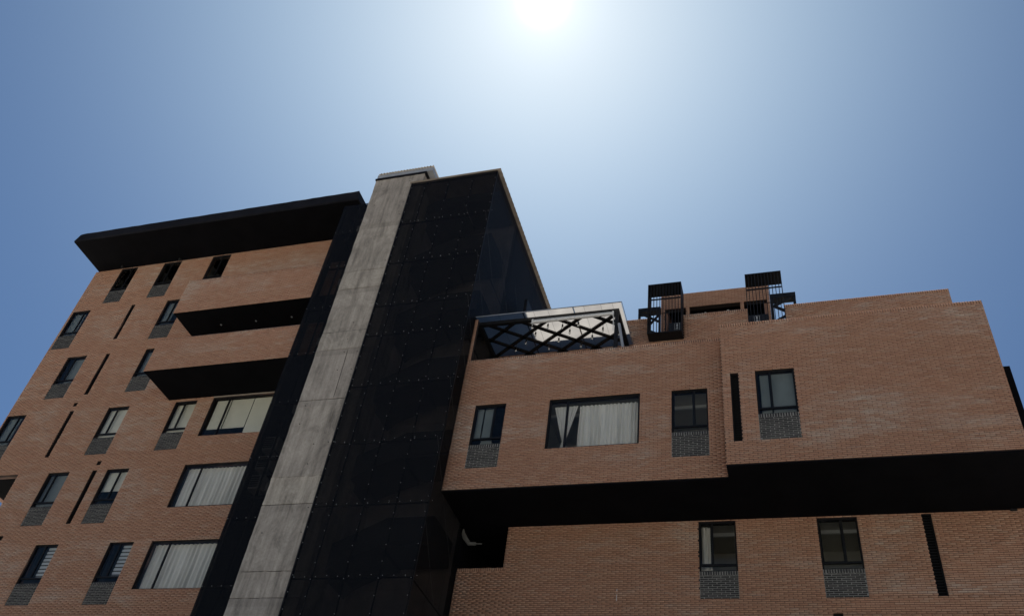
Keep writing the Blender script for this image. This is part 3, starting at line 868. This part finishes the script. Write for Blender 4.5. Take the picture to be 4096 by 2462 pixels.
while z < 1.19: stud(XT1 - .0015, YT, z); stud(XT0 + .0018, YT, z + .006); z += .0215
fs.build('fasteners', 'fastener_steel', tower, 'stuff')
# inside: core wall, landings, flights
brc = MB(); brc.ubox(-.655, XT1 - .008, Y0 + .0005, Y0 + .0115, .20, 1.196); MB().ubox(XT1 - .0079, -.4268, Y0 + .0005, Y0 + .0115, .20, .58).build('corner_lining', 'black_render', tower); brc.build('core_wall', 'core_plaster', tower)
MB().ubox(XT0 + .0003, XT0 + .0093, .9355, Y0, .20, 1.196).build('core_side_wall', 'core_plaster', tower)
fl = .1335
for k in range(-1, 7):
    zf = .365 + k * fl
    st_ = MB()
    a3, b3 = P(-.5750, .955, zf), P(-.5020, .955, zf + .036)
    x0_, x1_ = a3[0], b3[0]; n_ = 6                                          # flight with its solid balustrade, curved underneath
    for q in range(n_):
        u0, u1 = q / n_, (q + 1) / n_
        zb0, zb1 = (zf - .022 + .036 * (u ** .6) for u in (u0, u1)); zt0, zt1 = (zf + .018 + .036 * u for u in (u0, u1))
        for ya_, yb_ in ((.920, .990),):
            A = [P(-.5750 + .073 * u0, ya_, zb0), P(-.5750 + .073 * u1, ya_, zb1), P(-.5750 + .073 * u1, ya_, zt1), P(-.5750 + .073 * u0, ya_, zt0)]
            B = [(p[0], yb_ * S, p[2]) for p in A]
            st_.quad(*A); st_.quad(*B[::-1]); st_.quad(A[0], B[0], B[1], A[1]); st_.quad(A[3], A[2], B[2], B[3])
            if q == 0: st_.quad(A[0], A[3], B[3], B[0])
    st_.ubox(-.5020, XT1 - .008, .920, .990, zf + .0185, zf + .0545)            # landing and parapet
    st_.build('stair_flight', 'stair_render', tower)
    MB().ubox(-.5015, XT1 - .0085, .9190, .9198, zf + .0120, zf + .0155).build('landing_edge', 'stair_render', tower)
MB().ubox(XT0 + .0093, -.5755, .915, .921, .20, 1.196).build('duct_wall', 'black_render', tower)
gw = MB()
for k in range(6):
    z = .34 + k * fl
    gw.ubox(-.560, -.490, Y0 - .0012, Y0 + .0004, z + .02, z + .085)
gw.build('landing_glazing', 'core_plaster', tower)
for k in range(8):
    z = zj[k + 2]
    MB().bar(P(XT0 + .004, YT + .012, z - .002), P(XT0 + .012, YT + .045, z - .028), .05, .05).build('bracket', 'black_steel', tower)
# corrugated roof sheet with its edge showing
tr_ = MB(); n = 120
for i in range(n + 1):
    y = YT - .002 + (1.335 - YT) * i / n; rib = .0011 if i % 3 == 0 else 0
    for x in (XT0 - .004, XT1 + .0065):
        tr_.v.append(P(x, y, 1.1986 + rib)); tr_.v.append(P(x, y, 1.1992 + rib))
for i in range(n):
    a = i * 4; q = a + 4
    for s2 in ((a, a + 2, q + 2, q), (a + 1, q + 1, q + 3, a + 3), (a, q, q + 1, a + 1), (a + 2, a + 3, q + 3, q + 2)): tr_.f.append(s2); tr_.tone.append(0)
tr_.build('roof_sheet', 'tan_sheet', tower)
MB().ubox(XT0, XT1 + .0005, YT - .0012, 1.33, 1.1981, 1.1985).build('roof_flashing', 'tan_sheet', tower)
MB().ubox(-.4092, -.4040, 1.05, 1.33, 1.010, 1.0525).build('roof_duct', 'black_steel', right)

# perforated screen left of the shaft
scr = thing('mesh_screen', 'narrow dark perforated screen between the brick balconies and the concrete shaft', 'screen', P(-.70, YL, GZ))
zl = [.30, .355, .455, .552, .649, .747, .841, .939, 1.035, 1.125, 1.198]
for k in range(len(zl) - 1):
    MB().ubox(-.7318, -.7005, YL, YL + .0003, zl[k] + .0002, zl[k + 1] - .0002).build('mesh_panel', 'perforated_sheet', scr)
    MB().ubox(-.7001, -.6680, YL, YL + .0003, zl[k] + .0002, zl[k + 1] - .0002).build('mesh_panel', 'perforated_sheet', scr)
fr = MB()
for x in (-.7318, -.7015, -.6695): fr.ubox(x, x + .002, YL + .0012, YL + .004, .30, 1.198)
for z in zl[1:]: fr.ubox(-.7318, -.668, YL + .0041, YL + .0062, z - .002, z - .0002)
fr.build('support_frame', 'black_steel', scr)
fs = MB()
for z in zl[1:-1]:
    x = -.7300
    while x < -.67: stud(x, YL, z); x += .0142
for k in range(5): stud(-.675 + random.uniform(-.012, .006), YL, 1.165 + random.uniform(-.015, .01))
fs.build('fasteners', 'fastener_steel', scr, 'stuff')
# dark lining of the duct yard behind the screen
dk = MB()
for k in range(7):
    z = .3 + k * .1335 + .036
    dk.ubox(-.7300, -.668, .93, .9985, z - .006, z)
dk.build('duct_floor', 'stair_concrete', scr)
MB().ubox(-.7315, -.728, YL + .0065, .9985, .30, 1.19).build('screen_side', 'black_render', scr)
# outdoor units behind the screen
for i, (x, z) in enumerate(((-.7185, .672), (-.7170, .6395), (-.7200, .6070))):
    ac = thing('air_conditioner', ['boxy outdoor unit behind the dark screen, highest of three beside the shaft', 'boxy outdoor unit behind the dark screen, middle of three beside the shaft', 'boxy outdoor unit behind the dark screen, lowest of three beside the shaft'][i], 'air conditioner', P(x, .93, z), 'air conditioners behind the screen')
    MB().ubox(x - .011, x + .013, .918, .936, z, z + .022).build('case', 'air_conditioner_case', ac)
    gr = MB()
    for q in range(5): gr.ubox(x - .009, x + .006, .9172, .9179, z + .003 + q * .0036, z + .0050 + q * .0036)
    gr.build('grille', 'black_steel', ac, 'stuff')
    br2 = MB(); br2.ubox(x - .010, x - .008, .92, .9985, z - .0015, z - .0002); br2.ubox(x + .010, x + .012, .92, .9985, z - .0015, z - .0002); br2.build('bracket', 'grey_steel', ac)

# ================================================================== TERRACE CANOPY
can = thing('terrace_canopy', 'translucent sheet canopy on a black lattice frame over the brick terrace', 'canopy', P(-.316, .95, .7976))
CZ = .8810
xc = [-.4268, -.3532, -.2770, -.2053]
for i in range(3):
    MB().ubox(xc[i] + .0007, xc[i + 1] - .0007, .906, .9995, CZ, CZ + .0003).build('roof_sheet', 'roof_sheet', can)
for x in xc[1:3]:
    jj = MB(); jj.ubox(x - .0008, x - .00035, .906, .999, CZ - .0004, CZ + .0008); jj.ubox(x + .00035, x + .0008, .906, .999, CZ - .0004, CZ + .0008)
    jj.build('sheet_joint', 'black_steel', can)
jj = MB()
for x in (-.391, -.3370, -.3150, -.2610, -.2360, -.2190): jj.ubox(x - .00012, x + .00012, .9062, .9993, CZ - .0002, CZ - .00001)
jj.build('seam', 'black_steel', can)
jj = MB(); jj.ubox(-.4268, -.2050, .9052, .9059, CZ - .0003, CZ + .0010); jj.ubox(-.2052, -.2046, .906, .9995, CZ - .0003, CZ + .0010); jj.build('edge_trim', 'grey_steel', can)
bz0, bz1 = .8752, .8808
MB().ubox(-.4268, -.2110, .9177, .9237, bz0, bz1).build('beam', 'black_steel', can)
MB().ubox(-.2170, -.2110, .9238, .9994, bz0, bz1).build('beam', 'black_steel', can)
MB().ubox(-.4268, -.4215, .9238, .9994, bz0, bz1).build('beam', 'black_steel', can)
MB().ubox(-.2165, -.2115, .9182, .9232, .7976, .8750).build('post', 'black_steel', can)
MB().ubox(-.2165, -.2115, .9935, .9985, .8830 - .131, .8750).build('post', 'black_steel', can)
def lattice(x0, y0, x1, y1):
    lo, hi = -.4214, -.2171
    (x0, y0), (x1, y1) = sorted(((x0, y0), (x1, y1)))
    if x1 <= lo or x0 >= hi: return
    f = lambda x: y0 + (y1 - y0) * (x - x0) / (x1 - x0)
    xa, xb = max(x0, lo), min(x1, hi)
    MB().bar(P(xa, f(xa), .8782), P(xb, f(xb), .8782), .105, .06).build('lattice_bar', 'black_steel', can)
for k in range(-2, 4):
    x = -.3580 + .0525 * k; lattice(x, .9238, x + .0757 * 1.376, .9995)
for k in range(-3, 4):
    x = -.2660 + .0525 * k; lattice(x, .9238, x - .0757 * 1.43, .9995)
# roller awning, rod, bulbs
aw = thing('roller_awning', 'white rolled awning tube hung under the front beam of the canopy', 'awning', P(-.2785, .9175, .868))
MB().tube([P(-.3385, .9162, .8690), P(-.2195, .9162, .8700)], .055, 12).build('tube', 'white_metal', aw, smooth=False)
MB().ubox(-.3385, -.2195, .9150, .9164, .8715, .8728).build('rail', 'grey_steel', aw)
for x in (-.3395, -.2190):
    MB().ubox(x - .0012, x + .0012, .9146, .9176, .8662, .8738).build('end_bracket', 'white_metal', aw)
MB().tube([P(-.2180, .9160, .8665), P(-.2178, .9160, .8380)], .012, 6).build('crank', 'white_metal', aw)
MB().tube([P(-.3392, .9160, .8665), P(-.3393, .9160, .8610)], .008, 6).build('cord', 'white_metal', aw)
tag(MB().tube([P(-.2092, .9150, .8480), P(-.2010, .9110, .7980)], .045, 10).build('canopy_strut', 'grey_steel'), 'pale grey slanting tube at the right end of the canopy', 'tube')
bl = [(-.3170, .9218), (-.2959, .9257), (-.2715, .9243), (-.3398, .9367), (-.2878, .9383), (-.2386, .9405), (-.2578, .9551), (-.3085, .9547), (-.2195, .9271), (-.3588, .9523), (-.3273, .9691), (-.2781, .9709), (-.3786, .9667)]
m, t, b = mat('bulb_glass'); b.inputs['Base Color'].default_value = (.8, .8, .75, 1); b.inputs['Transmission Weight'].default_value = .8; b.inputs['Roughness'].default_value = .05
soc = MB(); soc.tube([(0, 0, .04), (0, 0, 0), (0, 0, -.06)], [.02, .028, .028], 8); soc.tube([(0, 0, .22), (0, 0, .04)], .006, 5); soc = soc.mesh('socket', 'black_steel')
blb = MB().tube([(0, 0, -.06), (0, 0, -.09), (0, 0, -.125), (0, 0, -.15), (0, 0, -.16)], [.018, .03, .036, .022, .006], 10).mesh('bulb', 'bulb_glass', True)
places = ['first bulb from the left hanging by the front beam', 'second bulb from the left along the front beam', 'bulb hanging under the middle of the awning tube', 'bulb hanging at the left crossing of the lattice', 'bulb hanging by the middle lattice crossing', 'bulb hanging inside the right lattice diamond', 'bulb hanging low near the stained right sheet', 'bulb hanging above the long dirt stain', 'bulb hanging beside the awning end bracket', 'bulb at the edge of the shaded sheet', 'bulb low beside the dirt stain over the parapet', 'bulb low over the middle of the parapet', 'bulb hanging in the shaded left corner']
for (x, y), pl in zip(bl, places):
    q = thing('hanging_bulb', 'small clear ' + pl, 'light bulb', P(x, y, .8660), 'bulbs hanging under the canopy')
    for nm, me in (('socket', soc), ('bulb', blb)):
        o = bpy.data.objects.new(nm, me); C.objects.link(o); o.parent = q

# ================================================================== ROOFTOP WASHROOM
kio = thing('rooftop_washroom', 'low brick washroom hut with dark openings on the roof behind the two cages', 'building', P(-.086, 1.06, .8826))
YK = 1.04
kx0, kx1, kt = -.1703, -.0020, 1.0152
hk = [(-.1640, -.1308, .8826, .9843), (-.1251, -.0466, .9300, .9845), (-.0410, -.0067, .8826, .9848)]
brick_field('kiosk', 'K', YK, kx0, kx1, .8826, kt, hk, kio, thick=.2, soldiers_u=[], phase=.15)
b_ = MB(); b_.ubox(kx0, kx0 + .009, YK + .0092, 1.16, .8826, kt); b_.ubox(kx1 - .009, kx1, YK + .0092, 1.16, .8826, kt); b_.ubox(kx0 + .009, kx1 - .009, 1.151, 1.16, .8826, kt)
b_.build('side_wall', 'far_brickwork', kio)
MB().ubox(kx0 + .009, kx1 - .009, YK + .0092, 1.151, 1.006, 1.0148).build('roof', 'black_render', kio)
lin = MB(); lin.ubox(kx0 + .009, kx1 - .009, YK + .05, YK + .052, .8826, 1.006); lin.build('black_backdrop', 'black_render', kio)  # black backdrop standing in for the darkness inside the hut
for x0, x1 in ((-.1590, -.1310), (-.0408, -.0069)):
    MB().ubox(x0, x1, YK + .004, YK + .006, .8828, .958).build('door', 'door_black', kio)
for i, (x, z) in enumerate(((-.1451, .9484), (-.0235, .9478))):
    sg = thing('washroom_sign', ['small black washroom plaque with a white figure, seen through the left cage', 'small black washroom plaque with a white figure, seen through the right cage'][i], 'sign', P(x, YK + .003, z), 'washroom signs on the doors')
    MB().ubox(x - .0040, x + .0040, YK + .0030, YK + .0038, z - .0066, z + .0066).build('plate', 'door_black', sg)
    f = MB(); y0, y1 = YK + .0026, YK + .0029
    f.ubox(x - .0040, x - .0036, y0, y1, z - .0066, z + .0066); f.ubox(x + .0036, x + .0040, y0, y1, z - .0066, z + .0066)
    f.ubox(x - .0036, x + .0036, y0, y1, z + .0062, z + .0066); f.ubox(x - .0036, x + .0036, y0, y1, z - .0066, z - .0062)
    f.build('border', 'white_paint', sg)
    f = MB(); pp_ = P(x, YK + .0028, z + .0048)
    f.tube([(pp_[0], pp_[1] - .004, pp_[2]), (pp_[0], pp_[1] + .004, pp_[2])], .017, 10)
    w_ = .0014 if i else .0009; w2_ = .0008 if i else .0017
    n = len(f.v); f.v += [P(x - w_, y0, z + .0038), P(x + w_, y0, z + .0038), P(x + w2_, y0, z + .0008), P(x - w2_, y0, z + .0008)]; f.f.append((n + 3, n + 2, n + 1, n)); f.tone.append(0)
    f.ubox(x - .0006, x - .0001, y0, y1, z - .0012, z + .0008); f.ubox(x + .0001, x + .0006, y0, y1, z - .0012, z + .0008)
    f.build('figure', 'white_paint', sg)
    f = MB(); 
    for q, wd in enumerate((.0016, .0021)):
        f.ubox(x - wd, x + wd, y0, y1, z - .0030 - q * .0016, z - .0021 - q * .0016)
    f.build('lettering', 'white_paint', sg)
for i, (x, z) in enumerate(((-.1068, .9868), (-.1020, .9880), (-.0665, .9885))):
    y = 1.055; cz = z * 1.0 - .0065
    cx, cy, cz_ = P(x, y, cz)
    o = MB().tube([(cx, cy, cz_ + .05), (cx, cy, cz_ + .035), (cx, cy, cz_), (cx, cy, cz_ - .035), (cx, cy, cz_ - .05)], [.015, .04, .05, .04, .012], 12).build('globe_lamp', 'white_paint', smooth=True)
    tag(o, ['small white globe lamp leftmost in the long dark opening of the roof hut', 'small white globe lamp next to the leftmost one in the dark opening', 'small white globe lamp alone in the right part of the dark opening'][i], 'lamp', 'globe lamps in the roof hut')

# projecting steel cages
for i, (x0, x1) in enumerate(((-.1810, -.1300), (-.0345, .0180))):
    cg = thing('steel_cage', ['black steel cage with vertical bars projecting from the roof parapet, left one by the canopy', 'black steel cage with vertical bars on the roof, right one behind the taller parapet'][i], 'cage', P((x0 + x1) / 2, .99, .8825), 'steel cages on the roof parapet')
    yf, yb = .980, 1.008; z0, z1 = .8825, .9842; th = .0009
    MB().ubox(x0, x1, yf, yb, z1 - .0014, z1).build('lid', 'black_steel', cg)
    MB().ubox(x0, x1, yf, yb - .0082, z0, z0 + .0014).build('tray', 'black_steel', cg)
    if i == 0: MB().ubox(x0, x0 + th, yf, yb, z0 + .0014, z1 - .0014).build('side_plate', 'black_steel', cg); MB().ubox(x1 - th, x1, yf, yb, z0 + .0014, z1 - .0014).build('side_plate', 'black_steel', cg)
    else:
        MB().ubox(x0, x0 + .0012, yf, yf + .002, z0 + .0014, z1 - .0014).build('corner_post', 'black_steel', cg); MB().ubox(x1 - .0012, x1, yf, yf + .002, z0 + .0014, z1 - .0014).build('corner_post', 'black_steel', cg)
    rl = MB(); rl.ubox(x0 + .0013, x1 - .0013, yf + .0012, yf + .0024, z1 - .0330, z1 - .0308); rl.build('rail', 'black_steel', cg)
    MB().ubox(x0 + .0013, x1 - .0013, yf + .0012, yf + .0020, z1 - .0625, z1 - .0615).build('rail', 'black_steel', cg)
    nb = 11; bm = MB().box((-.012, 0, 0), (.012, .016, (z1 - z0 - .0028) * S)).mesh('bar', 'black_steel')
    for k in range(1, nb):
        o = bpy.data.objects.new('bar', bm); C.objects.link(o)
        o.location = P(x0 + (x1 - x0) * k / nb, yf + .0002, z0 + .0014)
        o.parent = cg; o.matrix_parent_inverse = Matrix.Translation(-Vector(cg.location))

# braced steel frames either side of the hut
def beam(parent, name, a, b, w, h, Y=YK):
    MB().bar(P(a[0], Y, a[1]), P(b[0], Y, b[1]), w, h, up=(0, 1, 0)).build(name, 'black_steel', parent)
fl_ = thing('braced_support', 'braced black steel frame standing left of the brick roof hut', 'steel structure', P(-.19, YK, .8826), 'braced frames beside the roof hut')
MB().ubox(-.2072, -.1712, YK, YK + .012, .9850, .9925).build('beam', 'black_steel', fl_)
MB().ubox(-.2072, -.2034, YK + .0005, YK + .0040, .8826, .9849).build('post', 'black_steel', fl_)
MB().ubox(-.1745, -.1712, YK + .0005, YK + .0040, .8826, .9849).build('post', 'black_steel', fl_)
beam(fl_, 'brace', (-.2030, .9825), (-.1746, .9620), .07, .06, YK + .002); beam(fl_, 'brace', (-.2030, .9420), (-.1746, .9800), .07, .05, YK + .006)
beam(fl_, 'brace', (-.2030, .9520), (-.1746, .9350), .07, .06, YK + .002)
fr_ = thing('braced_support', 'braced black steel frame standing right of the brick roof hut', 'steel structure', P(.017, YK, .8826), 'braced frames beside the roof hut')
MB().ubox(-.0010, .0369, YK, YK + .014, .9862, .9946).build('beam', 'black_steel', fr_)
MB().ubox(.0325, .0366, YK + .0005, YK + .0050, .8826, .9861).build('post', 'black_steel', fr_)
MB().ubox(-.0015, .0028, YK + .0005, YK + .0050, .8826, .9861).build('post', 'black_steel', fr_)
beam(fr_, 'brace', (.0030, .9700), (.0290, .9850), .09, .06, YK + .002); beam(fr_, 'brace', (.0030, .9705), (.0320, .9490), .09, .06, YK + .002)
beam(fr_, 'brace', (.0030, .9380), (.0324, .9560), .08, .06, YK + .002)

finish_bricks()
